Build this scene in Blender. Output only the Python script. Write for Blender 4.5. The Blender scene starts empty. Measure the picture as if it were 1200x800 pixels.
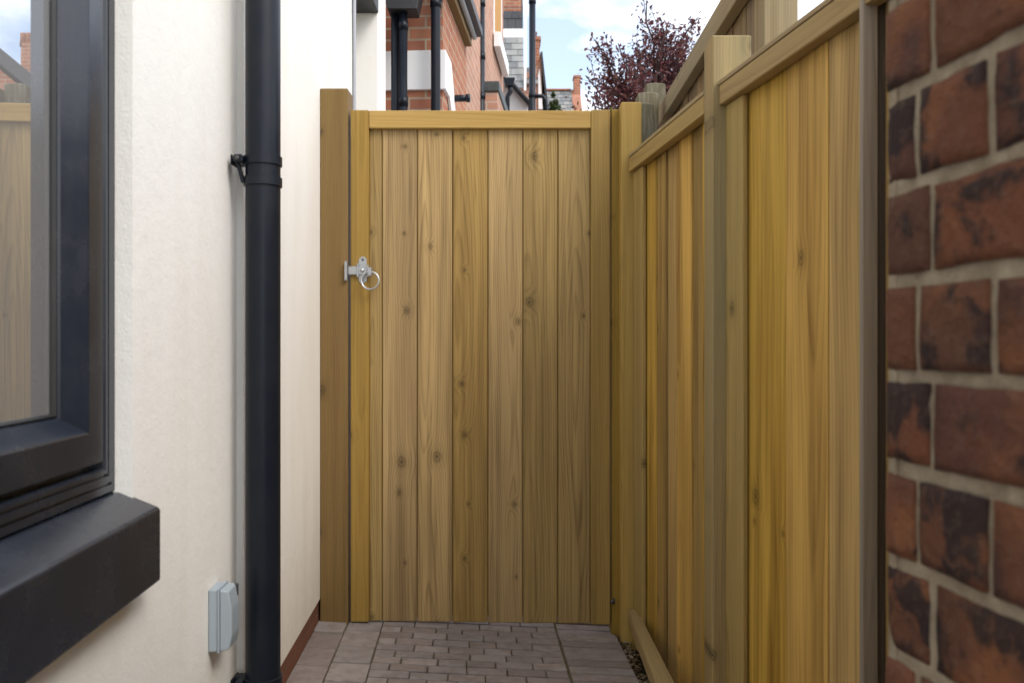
import bpy, bmesh, math, random
from mathutils import Vector, Matrix, noise as mnoise

random.seed(7)
R = math.radians
sc = bpy.context.scene
col = sc.collection
EYE = 1.02          # camera height
F = 1000.0          # focal length in photo pixels (1200 wide)


def at(px, py, Y):
    """world point seen at photo pixel (px, py) at depth Y"""
    return Vector(((px - 600) / F * Y, Y, EYE + (400 - py) / F * Y))


def ground_z(x):
    return 0.0104 - 0.0455 * x


# ------------------------------------------------------------------ node helpers
class NT:
    def __init__(self, name):
        self.m = bpy.data.materials.new(name)
        self.m.use_nodes = True
        self.t = self.m.node_tree
        self.t.nodes.clear()
        self.out = self.t.nodes.new('ShaderNodeOutputMaterial')

    def n(self, typ, **kw):
        nd = self.t.nodes.new(typ)
        for k, v in kw.items():
            if k.startswith('_'):
                setattr(nd, k[1:], v)
        for k, v in kw.items():
            if k.startswith('_'):
                continue
            key = int(k[1:]) if (k[0] == 'i' and k[1:].isdigit()) else k.replace('__', ' ')
            s = nd.inputs[key]
            if isinstance(v, bpy.types.NodeSocket):
                self.t.links.new(v, s)
            elif isinstance(v, bpy.types.Node):
                self.t.links.new(v.outputs[0], s)
            else:
                s.default_value = v
        return nd

    def m2(self, op, a, b=0.0, c=None, clamp=False):
        kw = dict(_operation=op, _use_clamp=clamp, i0=a, i1=b)
        if c is not None:
            kw['i2'] = c
        return self.n('ShaderNodeMath', **kw).outputs[0]

    def mix(self, fac, a, b, blend='MIX'):
        nd = self.n('ShaderNodeMix', _data_type='RGBA', _blend_type=blend)
        for i, v in ((0, fac), (6, a), (7, b)):
            if isinstance(v, bpy.types.NodeSocket):
                self.t.links.new(v, nd.inputs[i])
            elif isinstance(v, (tuple, list)):
                nd.inputs[i].default_value = tuple(v) + ((1,) if len(v) == 3 else ())
            else:
                nd.inputs[i].default_value = v
        return nd.outputs[2]

    def ramp(self, fac, stops):
        nd = self.n('ShaderNodeValToRGB', Fac=fac)
        e = nd.color_ramp.elements
        while len(e) < len(stops):
            e.new(0.5)
        for el, (p, c) in zip(e, stops):
            el.position = p
            el.color = (tuple(c) + (1,)) if isinstance(c, (tuple, list)) else (c, c, c, 1)
        return nd.outputs[0]

    def noise(self, vec, scale, detail=3, rough=0.55, dist=0.0):
        return self.n('ShaderNodeTexNoise', Vector=vec, Scale=scale, Detail=detail, Roughness=rough, Distortion=dist).outputs[0]

    def vscale(self, vec, s):
        return self.n('ShaderNodeVectorMath', _operation='MULTIPLY', i0=vec, i1=s).outputs[0]

    def vadd(self, vec, s):
        return self.n('ShaderNodeVectorMath', _operation='ADD', i0=vec, i1=s).outputs[0]

    def obj(self):
        return self.n('ShaderNodeTexCoord').outputs['Object']

    def attr(self, name, out):
        return self.n('ShaderNodeAttribute', _attribute_name=name).outputs[out]

    def done(self, color, rough=0.6, bump=None, bstr=0.3, bdist=0.002, spec=0.5, metal=0.0, **kw):
        p = self.n('ShaderNodeBsdfPrincipled')
        for k, v in (('Base Color', color), ('Roughness', rough), ('Metallic', metal), ('Specular IOR Level', spec)):
            s = p.inputs[k]
            if isinstance(v, bpy.types.NodeSocket):
                self.t.links.new(v, s)
            elif isinstance(v, (tuple, list)):
                s.default_value = tuple(v) + (1,)
            else:
                s.default_value = v
        for k, v in kw.items():
            p.inputs[k.replace('__', ' ')].default_value = v
        if bump is not None:
            b = self.n('ShaderNodeBump', Strength=bstr, Distance=bdist, Height=bump)
            self.t.links.new(b.outputs[0], p.inputs['Normal'])
        self.t.links.new(p.outputs[0], self.out.inputs[0])
        return self.m


def wood(name, light, dark, knot_keep=0.35, ring=0.55, broad=45, streak=0.5, stain=None, stain_amt=0.35, vary=0.12, freq=150.0, rough=0.62, weather=0.0):
    """sawn softwood: growth rings round a wandering pith, knots, fibres; uses the board coordinates in 'bco'"""
    t = NT(name)
    b = t.attr('bco', 'Vector')
    r = t.attr('rnd', 'Fac')
    sp = t.n('ShaderNodeSeparateXYZ', i0=b)
    u, v, g = sp.outputs
    roff = t.m2('MULTIPLY', r, 37.0)
    # slow wander of the pith along the board
    c1 = t.n('ShaderNodeCombineXYZ', X=roff, Y=0.0, Z=t.m2('MULTIPLY', g, 1.0))
    w1 = t.m2('MULTIPLY', t.m2('SUBTRACT', t.noise(c1.outputs[0], 1.1, 1), 0.5), 0.07)
    c2 = t.n('ShaderNodeCombineXYZ', X=t.m2('ADD', roff, 9.0), Y=3.0, Z=g)
    w2 = t.m2('MULTIPLY', t.m2('SUBTRACT', t.noise(c2.outputs[0], 0.8, 1), 0.5), 0.075)
    # knots
    kv = t.n('ShaderNodeCombineXYZ', X=t.m2('MULTIPLY_ADD', u, 8.0, roff), Y=t.m2('MULTIPLY_ADD', g, 6.0, t.m2('MULTIPLY', roff, 1.7)), Z=0.0)
    vo = t.n('ShaderNodeTexVoronoi', _voronoi_dimensions='2D', _feature='F1', Vector=kv, Scale=1.0, Randomness=0.9)
    keep = t.m2('LESS_THAN', t.n('ShaderNodeSeparateColor', i0=vo.outputs['Color']).outputs[0], knot_keep)
    ksz = t.m2('MULTIPLY_ADD', t.n('ShaderNodeSeparateColor', i0=vo.outputs['Color']).outputs[1], 1.3, 0.6)
    d = t.m2('MULTIPLY', vo.outputs['Distance'], ksz)
    swirl = t.m2('MULTIPLY', keep, t.m2('POWER', 2.718, t.m2('MULTIPLY', t.m2('POWER', t.m2('DIVIDE', d, 0.17), 2.0), -1.0)))
    dd = t.m2('MULTIPLY_ADD', t.noise(t.vscale(b, (110, 110, 70)), 1.0, 3), 0.05, t.m2('SUBTRACT', d, 0.025))
    knot = t.m2('MULTIPLY', keep, t.ramp(dd, [(0.0, 1.0), (0.02, 0.8), (0.034, 0.42), (0.055, 0.55), (0.066, 0.75), (0.078, 0.3), (0.13, 0.12), (0.24, 0.0)]))
    x = t.m2('ADD', t.m2('ADD', u, w1), t.m2('MULTIPLY_ADD', t.m2('FRACT', t.m2('MULTIPLY', r, 5.3)), 0.11, -0.055))
    y = t.m2('ADD', t.m2('ADD', v, w2), t.m2('MULTIPLY_ADD', r, 0.05, 0.035))
    rad = t.m2('SQRT', t.m2('ADD', t.m2('MULTIPLY', x, x), t.m2('MULTIPLY', y, y)))
    rad = t.m2('ADD', rad, t.m2('MULTIPLY', swirl, 0.013))
    fib = t.noise(t.vadd(t.vscale(b, (260, 260, 5)), t.n('ShaderNodeCombineXYZ', X=roff, Y=roff, Z=roff).outputs[0]), 1.0, 2, 0.6)
    med = t.noise(t.vadd(t.vscale(b, (broad, broad, 0.9)), t.n('ShaderNodeCombineXYZ', X=roff, Y=roff, Z=roff).outputs[0]), 1.0, 2, 0.6)
    rad = t.m2('ADD', rad, t.m2('MULTIPLY', t.m2('SUBTRACT', med, 0.5), 0.006))
    s = t.m2('FRACT', t.m2('MULTIPLY', rad, freq))
    rr = t.ramp(s, [(0.0, 0.1), (0.55, 0.35), (0.86, 1.0), (1.0, 0.1)])
    fac = t.m2('ADD', t.m2('MULTIPLY', rr, ring), t.m2('MULTIPLY', t.m2('SUBTRACT', t.ramp(med, [(0.3, 0.0), (0.72, 1.0)]), 0.35), streak))
    fac = t.m2('ADD', fac, t.m2('MULTIPLY', t.m2('SUBTRACT', fib, 0.5), 0.75), clamp=True)
    c = t.mix(fac, light, dark)
    if stain:
        sn = t.noise(t.vadd(t.vscale(b, (7, 7, 0.8)), t.n('ShaderNodeCombineXYZ', X=roff, Y=1.0, Z=roff).outputs[0]), 1.0, 3)
        c = t.mix(t.m2('MULTIPLY', t.ramp(sn, [(0.38, 0.0), (0.68, 1.0)]), stain_amt), c, stain)
    if weather:
        sn = t.noise(t.vscale(b, (120, 120, 14)), 1.0, 3)
        c = t.mix(t.m2('MULTIPLY', t.ramp(sn, [(0.45, 0.0), (0.6, 1.0)]), weather), c, (0.34, 0.32, 0.27))
    kd = tuple(q * 0.28 for q in dark)
    c = t.mix(t.m2('MULTIPLY', knot, 0.85), c, kd)
    hsv = t.n('ShaderNodeHueSaturation', Hue=t.m2('MULTIPLY_ADD', t.m2('FRACT', t.m2('MULTIPLY', r, 7.31)), 0.008, 0.497),
              Saturation=t.m2('MULTIPLY_ADD', t.m2('FRACT', t.m2('MULTIPLY', r, 3.77)), 0.22, 0.88),
              Value=t.m2('MULTIPLY_ADD', t.m2('FRACT', t.m2('MULTIPLY', r, 11.1)), 2 * vary, 1 - vary), Color=c)
    h = t.m2('SUBTRACT', t.m2('MULTIPLY', fib, 0.6), t.m2('MULTIPLY', rr, 0.35))
    return t.done(hsv.outputs[0], rough, h, 0.35, 0.0012, spec=0.25)


def plastic(name, c, rough=0.4, dust=0.1, spec=0.5, dustc=(0.3, 0.3, 0.3)):
    t = NT(name)
    o = t.obj()
    n1 = t.noise(o, 9, 5, 0.65)
    n2 = t.noise(t.vscale(o, (60, 60, 8)), 1.0, 4, 0.6)
    k = t.m2('MULTIPLY', t.ramp(t.m2('MULTIPLY', n1, t.m2('ADD', n2, 0.45)), [(0.4, 0.0), (0.75, 1.0)]), dust)
    rg = t.m2('MULTIPLY_ADD', n1, 0.25, rough - 0.12)
    return t.done(t.mix(k, c, dustc), rg, n2, 0.06, 0.001, spec=spec)


def render_mat(name, c, stainc=(0.5, 0.42, 0.30), amt=0.25, bstr=0.5):
    t = NT(name)
    o = t.obj()
    fine = t.noise(o, 190, 4, 0.65)
    mid = t.noise(o, 26, 4, 0.6)
    big = t.noise(t.vscale(o, (1.2, 2.5, 0.7)), 1.6, 4, 0.6)
    st = t.noise(t.vscale(o, (9, 9, 0.6)), 1.0, 4, 0.6)
    k = t.m2('MULTIPLY', t.m2('MULTIPLY', t.ramp(big, [(0.35, 0.0), (0.75, 1.0)]), t.ramp(st, [(0.3, 0.1), (0.7, 1.0)])), amt)
    cc = t.mix(k, c, stainc)
    cc = t.mix(t.m2('MULTIPLY', t.ramp(fine, [(0.6, 0.0), (0.8, 1.0)]), 0.12), cc, stainc)
    hz = t.n('ShaderNodeSeparateXYZ', i0=o).outputs[2]
    low = t.ramp(t.m2('ADD', hz, t.m2('MULTIPLY', t.m2('SUBTRACT', mid, 0.5), 0.35)), [(0.08, 1.0), (0.42, 0.0)])
    cc = t.mix(t.m2('MULTIPLY', low, 0.35), cc, (0.50, 0.41, 0.27))
    h = t.m2('ADD', t.m2('MULTIPLY', fine, 0.5), mid)
    return t.done(cc, 0.9, h, bstr, 0.003, spec=0.15)


def brick_tex(name, cs, mortar, bw=0.225, bh=0.077, ms=0.011, dirt=0.3):
    """small-scale brickwork for distant walls, laid in the wall's own coordinates"""
    t = NT(name)
    o = t.obj()
    sp = t.n('ShaderNodeSeparateXYZ', i0=o)
    uv = t.n('ShaderNodeCombineXYZ', X=t.m2('ADD', sp.outputs[0], sp.outputs[1]), Y=sp.outputs[2], Z=0.0)
    br = t.n('ShaderNodeTexBrick', _offset=0.5, Vector=uv, Color1=cs[0] + (1,), Color2=cs[1] + (1,), Mortar=mortar + (1,), Scale=1.0,
             Mortar__Size=ms * 0.5, Mortar__Smooth=0.15, Bias=0.0, Brick__Width=bw, Row__Height=bh)
    n1 = t.noise(o, 14, 4)
    n2 = t.noise(o, 1.1, 4)
    c = t.mix(t.m2('MULTIPLY', t.ramp(n1, [(0.4, 0.0), (0.8, 1.0)]), 0.5), br.outputs[0], cs[2])
    c = t.mix(t.m2('MULTIPLY', t.ramp(n2, [(0.45, 0.0), (0.75, 1.0)]), dirt), c, (0.12, 0.08, 0.06))
    return t.done(c, 0.9, t.m2('SUBTRACT', t.m2('MULTIPLY', n1, 0.3), br.outputs[1]), 0.6, 0.006, spec=0.15)


def rnd_mat(name, stops, nscale=30, namt=0.4, ncol=(0.05, 0.05, 0.05), rough=0.85, bstr=0.4, bdist=0.003, spec=0.2, edge=None):
    """colour picked per piece from its 'rnd' value, with a mottled second colour"""
    t = NT(name)
    r = t.attr('rnd', 'Fac')
    c = t.ramp(r, stops)
    o = t.vadd(t.obj(), t.n('ShaderNodeCombineXYZ', X=t.m2('MULTIPLY', r, 7.0), Y=0.0, Z=0.0).outputs[0])
    n1 = t.noise(o, nscale, 5, 0.65)
    n2 = t.noise(o, nscale * 9, 3, 0.6)
    c = t.mix(t.m2('MULTIPLY', t.ramp(n1, [(0.42, 0.0), (0.68, 1.0)]), namt), c, ncol)
    c = t.mix(t.m2('MULTIPLY', t.ramp(n2, [(0.4, 0.0), (0.75, 1.0)]), 0.25), c, tuple(min(1, q * 1.6 + 0.03) for q in ncol))
    return t.done(c, rough, t.m2('ADD', n1, t.m2('MULTIPLY', n2, 0.5)), bstr, bdist, spec=spec)


# ------------------------------------------------------------------ mesh builder
class MB:
    def __init__(self):
        self.bm = bmesh.new()
        self.bco = self.bm.verts.layers.float_vector.new('bco')
        self.rnd = self.bm.verts.layers.float.new('rnd')

    def take(self, tb, mi=0, rnd=None, centre=(0, 0, 0), grain='z', smooth=False):
        rnd = random.random() if rnd is None else rnd
        c = Vector(centre)
        mp = {}
        for v in tb.verts:
            nv = self.bm.verts.new(v.co)
            d = v.co - c
            nv[self.bco] = {'z': Vector((d.x, d.y, d.z)), 'x': Vector((d.z, d.y, d.x)), 'y': Vector((d.z, d.x, d.y))}[grain]
            nv[self.rnd] = rnd
            mp[v] = nv
        for f in tb.faces:
            try:
                nf = self.bm.faces.new([mp[v] for v in f.verts])
                nf.material_index = mi
                nf.smooth = smooth
            except ValueError:
                pass
        tb.free()

    def box(self, x0, x1, y0, y1, z0, z1, bev=0.0, grain='z', mi=0, rnd=None, seg=1, jit=0.0, mat=None):
        tb = bmesh.new()
        c = Vector(((x0 + x1) / 2, (y0 + y1) / 2, (z0 + z1) / 2))
        bmesh.ops.create_cube(tb, size=1.0)
        for v in tb.verts:
            v.co = Vector((v.co.x * (x1 - x0), v.co.y * (y1 - y0), v.co.z * (z1 - z0))) + c
            if jit:
                v.co += Vector([random.uniform(-jit, jit) for _ in range(3)])
        if bev:
            bmesh.ops.bevel(tb, geom=tb.edges[:], offset=bev, segments=seg, affect='EDGES', profile=0.5)
        if mat is not None:
            for v in tb.verts:
                v.co = mat @ v.co
        self.take(tb, mi, rnd, c, grain)

    def prism(self, pts, vec, mi=0, rnd=None, grain='z', bev=0.0):
        """closed polygon pts (3-D) pushed along vec"""
        tb = bmesh.new()
        vec = Vector(vec)
        a = [tb.verts.new(p) for p in pts]
        b = [tb.verts.new(Vector(p) + vec) for p in pts]
        n = len(a)
        tb.faces.new(a)
        tb.faces.new(b[::-1])
        for i in range(n):
            tb.faces.new((a[i], b[i], b[(i + 1) % n], a[(i + 1) % n]))
        bmesh.ops.recalc_face_normals(tb, faces=tb.faces[:])
        if bev:
            bmesh.ops.bevel(tb, geom=tb.edges[:], offset=bev, segments=1, affect='EDGES')
        c = sum((Vector(p) for p in pts), Vector()) / n + vec / 2
        self.take(tb, mi, rnd, c, grain)

    def tube(self, pts, r, n=16, mi=0, closed=False, cap=True, rnd=None, smooth=True):
        tb = bmesh.new()
        pts = [Vector(p) for p in pts]
        rs = r if isinstance(r, (list, tuple)) else [r] * len(pts)
        rings = []
        up = None
        m = len(pts)
        for i, p in enumerate(pts):
            if closed:
                t = (pts[(i + 1) % m] - pts[i - 1]).normalized()
            else:
                t = (pts[min(i + 1, m - 1)] - pts[max(i - 1, 0)])
                t = t.normalized() if t.length > 1e-9 else Vector((0, 0, 1))
            if up is None:
                up = Vector((1, 0, 0)) if abs(t.x) < 0.8 else Vector((0, 1, 0))
            s = t.cross(up).normalized()
            up = s.cross(t).normalized()
            rings.append([tb.verts.new(p + rs[i] * (math.cos(k * 2 * math.pi / n) * s + math.sin(k * 2 * math.pi / n) * up)) for k in range(n)])
        for i in range(m if closed else m - 1):
            a, b = rings[i], rings[(i + 1) % m]
            for k in range(n):
                tb.faces.new((a[k], a[(k + 1) % n], b[(k + 1) % n], b[k]))
        if cap and not closed:
            tb.faces.new(rings[0][::-1])
            tb.faces.new(rings[-1])
        bmesh.ops.recalc_face_normals(tb, faces=tb.faces[:])
        self.take(tb, mi, rnd, (0, 0, 0), 'z', smooth=smooth)

    def build(self, name, mats, parent=None):
        me = bpy.data.meshes.new(name)
        bmesh.ops.recalc_face_normals(self.bm, faces=self.bm.faces[:])
        self.bm.to_mesh(me)
        self.bm.free()
        for m in (mats if isinstance(mats, (list, tuple)) else [mats]):
            me.materials.append(m)
        o = bpy.data.objects.new(name, me)
        col.objects.link(o)
        if parent:
            o.parent = parent
        return o


def tag(o, label=None, cat=None, group=None, kind=None):
    for k, v in (('label', label), ('category', cat), ('group', group), ('kind', kind)):
        if v:
            o[k] = v
    return o


def thing(name, label, cat, loc=(0, 0, 0), rz=0.0, group=None):
    o = bpy.data.objects.new(name, None)
    o.empty_display_size = 0.1
    col.objects.link(o)
    o.location = loc
    o.rotation_euler = (0, 0, rz)
    return tag(o, label, cat, group)


# ------------------------------------------------------------------ materials
M = {}
M['gate_board'] = wood('pale gate boards', (0.45, 0.298, 0.108), (0.135, 0.074, 0.022), 0.42, ring=0.46, streak=0.7, stain=(0.185, 0.118, 0.044), stain_amt=0.5, vary=0.17)
M['gate_rail'] = wood('pale gate rail', (0.43, 0.285, 0.11), (0.27, 0.16, 0.05), 0.25, ring=0.4, streak=0.45, vary=0.04, freq=110)
M['gate_stile'] = wood('yellow gate stiles', (0.35, 0.22, 0.063), (0.15, 0.088, 0.022), 0.22, ring=0.32, streak=0.5, stain=(0.25, 0.165, 0.045), stain_amt=0.4, vary=0.06)
M['brown_post'] = wood('brown treated post', (0.20, 0.118, 0.029), (0.085, 0.046, 0.011), 0.28, ring=0.35, streak=0.4, stain=(0.19, 0.12, 0.025), stain_amt=0.4, vary=0.02)
M['fence_board'] = wood('yellow fence boards', (0.51, 0.325, 0.094), (0.165, 0.085, 0.019), 0.2, broad=22, ring=0.36, streak=1.0, stain=(0.25, 0.16, 0.048), stain_amt=0.5, vary=0.26, freq=90)
M['fence_frame'] = wood('fence framing', (0.40, 0.27, 0.088), (0.17, 0.105, 0.028), 0.22, ring=0.4, streak=0.5, stain=(0.30, 0.24, 0.10), stain_amt=0.35, vary=0.06)
M['rail_tan'] = wood('tan fence rails', (0.37, 0.26, 0.115), (0.18, 0.115, 0.045), 0.2, ring=0.35, streak=0.55, stain=(0.26, 0.2, 0.10), stain_amt=0.3, vary=0.05)
M['post_wood'] = wood('treated fence posts', (0.34, 0.235, 0.088), (0.14, 0.092, 0.034), 0.22, ring=0.35, streak=0.6, stain=(0.21, 0.19, 0.10), stain_amt=0.6, vary=0.07)
M['hinge_wood'] = wood('olive hinge post', (0.28, 0.18, 0.05), (0.16, 0.098, 0.024), 0.25, ring=0.35, streak=0.5, vary=0.03)
M['corner_wood'] = wood('bright corner post', (0.43, 0.29, 0.08), (0.20, 0.125, 0.026), 0.15, ring=0.3, streak=0.4, vary=0.03)
M['weathered'] = wood('weathered fence', (0.24, 0.15, 0.066), (0.08, 0.048, 0.02), 0.1, ring=0.3, streak=1.0, stain=(0.13, 0.12, 0.08), stain_amt=0.6, vary=0.2)
M['weathered_rail'] = wood('weathered rail', (0.30, 0.23, 0.13), (0.16, 0.115, 0.06), 0.1, ring=0.3, streak=0.8, stain=(0.2, 0.19, 0.13), stain_amt=0.5, vary=0.05)
M['grey_wood'] = wood('silvered timber', (0.31, 0.255, 0.19), (0.14, 0.11, 0.08), 0.15, ring=0.3, streak=0.8, stain=(0.2, 0.19, 0.16), stain_amt=0.5, vary=0.03)
M['gap_shade'] = wood('dark gap shade', (0.085, 0.064, 0.045), (0.035, 0.026, 0.019), 0.0, vary=0.03)  # shade of the gap by the brick wall, put into the colour
M['mossy'] = wood('mossy old posts', (0.125, 0.105, 0.062), (0.06, 0.05, 0.028), 0.0, ring=0.2, streak=0.5, stain=(0.14, 0.13, 0.065), stain_amt=0.5, vary=0.15, weather=0.22)
M['render'] = render_mat('white render', (0.82, 0.80, 0.75), amt=0.3, bstr=0.35)
M['render_rough'] = render_mat('old cream render', (0.80, 0.787, 0.745), (0.52, 0.43, 0.28), amt=0.3, bstr=0.55)
M['white_paint'] = render_mat('white paint', (0.8, 0.8, 0.8), amt=0.1, bstr=0.1)
M['plinth'] = brick_tex('painted brick plinth', ((0.20, 0.085, 0.05), (0.17, 0.07, 0.042), (0.15, 0.07, 0.045)), (0.17, 0.085, 0.055), dirt=0.5)
M['upvc'] = plastic('anthracite frame', (0.013, 0.017, 0.026), 0.25, 0.04)
M['sillm'] = plastic('dark sill', (0.014, 0.018, 0.027), 0.26, 0.08, dustc=(0.12, 0.14, 0.17))
M['gasket'] = plastic('rubber gasket', (0.012, 0.012, 0.012), 0.6, 0.05)
M['pipe'] = plastic('black pipe', (0.006, 0.009, 0.015), 0.36, 0.04, spec=0.25, dustc=(0.14, 0.13, 0.12))
M['boxplastic'] = plastic('grey box plastic', (0.31, 0.36, 0.40), 0.45, 0.15, dustc=(0.3, 0.27, 0.22))
t = NT('zinc plate')
o_ = t.obj()
nz = t.noise(o_, 160, 4)
M['zinc'] = t.done(t.mix(nz, (0.36, 0.38, 0.40), (0.58, 0.60, 0.62)), t.m2('MULTIPLY_ADD', nz, 0.25, 0.25), nz, 0.08, 0.001, metal=0.9)
M['screw'] = plastic('dark screw', (0.05, 0.05, 0.05), 0.4, 0.0)
# window glass: mirror-like outside, pale net curtain close behind
t = NT('window glass')
nn = t.noise(t.obj(), 1.5, 1)
gl = t.n('ShaderNodeBsdfGlossy', Color=(0.95, 0.97, 1.0, 1), Roughness=0.0)
bump = t.n('ShaderNodeBump', Strength=0.02, Distance=0.01, Height=nn)
t.t.links.new(bump.outputs[0], gl.inputs['Normal'])
df = t.n('ShaderNodeBsdfDiffuse', Color=(0.33, 0.33, 0.32, 1))
mx = t.n('ShaderNodeMixShader', Fac=0.6, i1=df, i2=gl)
t.t.links.new(mx.outputs[0], t.out.inputs[0])
M["glass"] = t.m
M['far_glass'] = plastic('dark window glass', (0.03, 0.035, 0.04), 0.15, 0.0)
M['paver'] = rnd_mat('clay setts', [(0.0, (0.205, 0.172, 0.155)), (0.35, (0.285, 0.242, 0.222)), (0.7, (0.25, 0.225, 0.212)), (1.0, (0.34, 0.295, 0.27))],
                     22, 0.55, (0.145, 0.112, 0.095), 0.8, 0.5, 0.003)
M['sand'] = rnd_mat('joint sand', [(0.0, (0.16, 0.125, 0.075)), (1.0, (0.16, 0.125, 0.075))], 60, 0.6, (0.075, 0.08, 0.03), 0.95, 0.8, 0.004)
M['soil'] = rnd_mat('dark soil', [(0.0, (0.045, 0.032, 0.02)), (1.0, (0.05, 0.035, 0.022))], 90, 0.6, (0.02, 0.015, 0.01), 0.95, 1.0, 0.01)
M['litter'] = rnd_mat('leaf litter and stones', [(0.0, (0.06, 0.04, 0.022)), (0.4, (0.16, 0.11, 0.06)), (0.7, (0.26, 0.2, 0.12)), (1.0, (0.33, 0.29, 0.23))],
                      200, 0.4, (0.06, 0.04, 0.02), 0.9)
M['ground'] = rnd_mat('yard ground', [(0.0, (0.2, 0.18, 0.15)), (1.0, (0.2, 0.18, 0.15))], 2.0, 0.5, (0.11, 0.11, 0.08), 0.95)
M['path'] = rnd_mat('pale concrete', [(0.0, (0.42, 0.41, 0.40)), (1.0, (0.42, 0.41, 0.40))], 8, 0.3, (0.3, 0.29, 0.27), 0.9)
M['slate'] = rnd_mat('roof slates', [(0.0, (0.13, 0.14, 0.15)), (0.5, (0.20, 0.205, 0.21)), (1.0, (0.28, 0.28, 0.27))], 3, 0.35, (0.16, 0.16, 0.13), 0.6, 0.3, 0.004)
M['dark_slate'] = rnd_mat('dark slates', [(0.0, (0.05, 0.052, 0.058)), (1.0, (0.085, 0.088, 0.095))], 3, 0.3, (0.05, 0.05, 0.05), 0.55, 0.3, 0.004)
M['lead'] = plastic('grey lead', (0.30, 0.31, 0.33), 0.6, 0.2)
M['red_brick'] = brick_tex('orange red brick', ((0.43, 0.175, 0.10), (0.32, 0.12, 0.075), (0.36, 0.18, 0.12)), (0.42, 0.33, 0.24), ms=0.016)
M['pink_brick'] = brick_tex('pale pink brick', ((0.50, 0.27, 0.185), (0.40, 0.20, 0.14), (0.44, 0.29, 0.22)), (0.50, 0.42, 0.345), ms=0.016, dirt=0.3)
M['pot'] = rnd_mat('chimney pot', [(0.0, (0.12, 0.09, 0.075)), (1.0, (0.15, 0.11, 0.09))], 10, 0.3)
M['ridge'] = rnd_mat('ridge tiles', [(0.0, (0.33, 0.13, 0.07)), (1.0, (0.42, 0.19, 0.11))], 10, 0.3, (0.2, 0.12, 0.08))
M['white_upvc'] = plastic('white plastic', (0.78, 0.78, 0.78), 0.4, 0.1)
M['orange_reveal'] = rnd_mat('ochre reveal', [(0.0, (0.46, 0.25, 0.08)), (1.0, (0.46, 0.25, 0.08))], 10, 0.3, (0.36, 0.18, 0.06))
M['green_black'] = plastic('dark green board', (0.03, 0.04, 0.036), 0.5, 0.15)
M['soffit'] = plastic('black soffit', (0.012, 0.013, 0.015), 0.5, 0.05)
M['bark'] = rnd_mat('bark', [(0.0, (0.07, 0.05, 0.045)), (1.0, (0.10, 0.07, 0.06))], 20, 0.5, (0.04, 0.03, 0.03))


def leaf_mat(name, stops, trans=0.35):
    t = NT(name)
    c = t.ramp(t.attr('rnd', 'Fac'), stops)
    d = t.n('ShaderNodeBsdfDiffuse', Color=c)
    tr = t.n('ShaderNodeBsdfTranslucent', Color=c)
    g = t.n('ShaderNodeBsdfGlossy', Color=(0.5, 0.5, 0.5, 1), Roughness=0.5)
    m1 = t.n('ShaderNodeMixShader', Fac=trans, i1=d, i2=tr)
    m2 = t.n('ShaderNodeMixShader', Fac=0.06, i1=m1, i2=g)
    t.t.links.new(m2.outputs[0], t.out.inputs[0])
    return t.m


M['purple_leaf'] = leaf_mat('purple leaves', [(0.0, (0.06, 0.022, 0.028)), (0.4, (0.125, 0.044, 0.054)), (0.75, (0.19, 0.07, 0.065)), (1.0, (0.27, 0.13, 0.085))])
M['green_leaf'] = leaf_mat('green leaves', [(0.0, (0.03, 0.05, 0.015)), (0.6, (0.07, 0.11, 0.03)), (1.0, (0.12, 0.16, 0.05))])
M['yellow_leaf'] = leaf_mat('yellow green leaves', [(0.0, (0.07, 0.08, 0.015)), (0.6, (0.16, 0.16, 0.03)), (1.0, (0.30, 0.26, 0.06))])

# foreground brick faces: burnt ends, orange hearts
t = NT('old hand made brick')
r_ = t.attr('rnd', 'Fac')
b_ = t.attr('bco', 'Vector')
c_ = t.ramp(r_, [(0.0, (0.085, 0.042, 0.028)), (0.3, (0.155, 0.060, 0.031)), (0.6, (0.115, 0.048, 0.031)), (0.85, (0.095, 0.042, 0.031)), (1.0, (0.05, 0.03, 0.027))])
off = t.n('ShaderNodeCombineXYZ', X=t.m2('MULTIPLY', r_, 41.0), Y=t.m2('MULTIPLY', r_, 23.0), Z=0.0).outputs[0]
q_ = t.vadd(b_, off)
n1 = t.noise(q_, 17, 5, 0.6, 0.4)
n2 = t.noise(q_, 75, 4, 0.65)
n3 = t.noise(t.vadd(q_, (5, 5, 5)), 11, 4, 0.6)
c_ = t.mix(t.m2('MULTIPLY', t.ramp(n3, [(0.5, 0.0), (0.68, 1.0)]), 0.65), c_, (0.25, 0.098, 0.04))
burn = t.ramp(t.m2('MULTIPLY_ADD', t.m2('FRACT', t.m2('MULTIPLY', r_, 5.7)), 0.16, n1), [(0.60, 0.0), (0.69, 1.0)])
c_ = t.mix(t.m2('MULTIPLY', burn, 0.88), c_, (0.022, 0.017, 0.018))
c_ = t.mix(t.m2('MULTIPLY', t.ramp(n2, [(0.52, 0.0), (0.8, 1.0)]), 0.5), c_, (0.17, 0.105, 0.075))
M['old_brick'] = t.done(c_, 0.85, t.m2('ADD', n1, n2), 1.0, 0.006, spec=0.2)
t = NT('old mortar')
o_ = t.obj()
n1 = t.noise(o_, 35, 5, 0.65)
n2 = t.noise(o_, 320, 3, 0.6)
c_ = t.mix(t.ramp(n1, [(0.35, 0.0), (0.7, 1.0)]), (0.36, 0.30, 0.215), (0.22, 0.175, 0.12))
c_ = t.mix(t.m2('MULTIPLY', t.ramp(n2, [(0.5, 0.0), (0.7, 1.0)]), 0.3), c_, (0.42, 0.36, 0.28))
M['mortar'] = t.done(c_, 0.95, t.m2('ADD', n1, t.m2('MULTIPLY', n2, 0.5)), 0.8, 0.005, spec=0.1)

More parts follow.
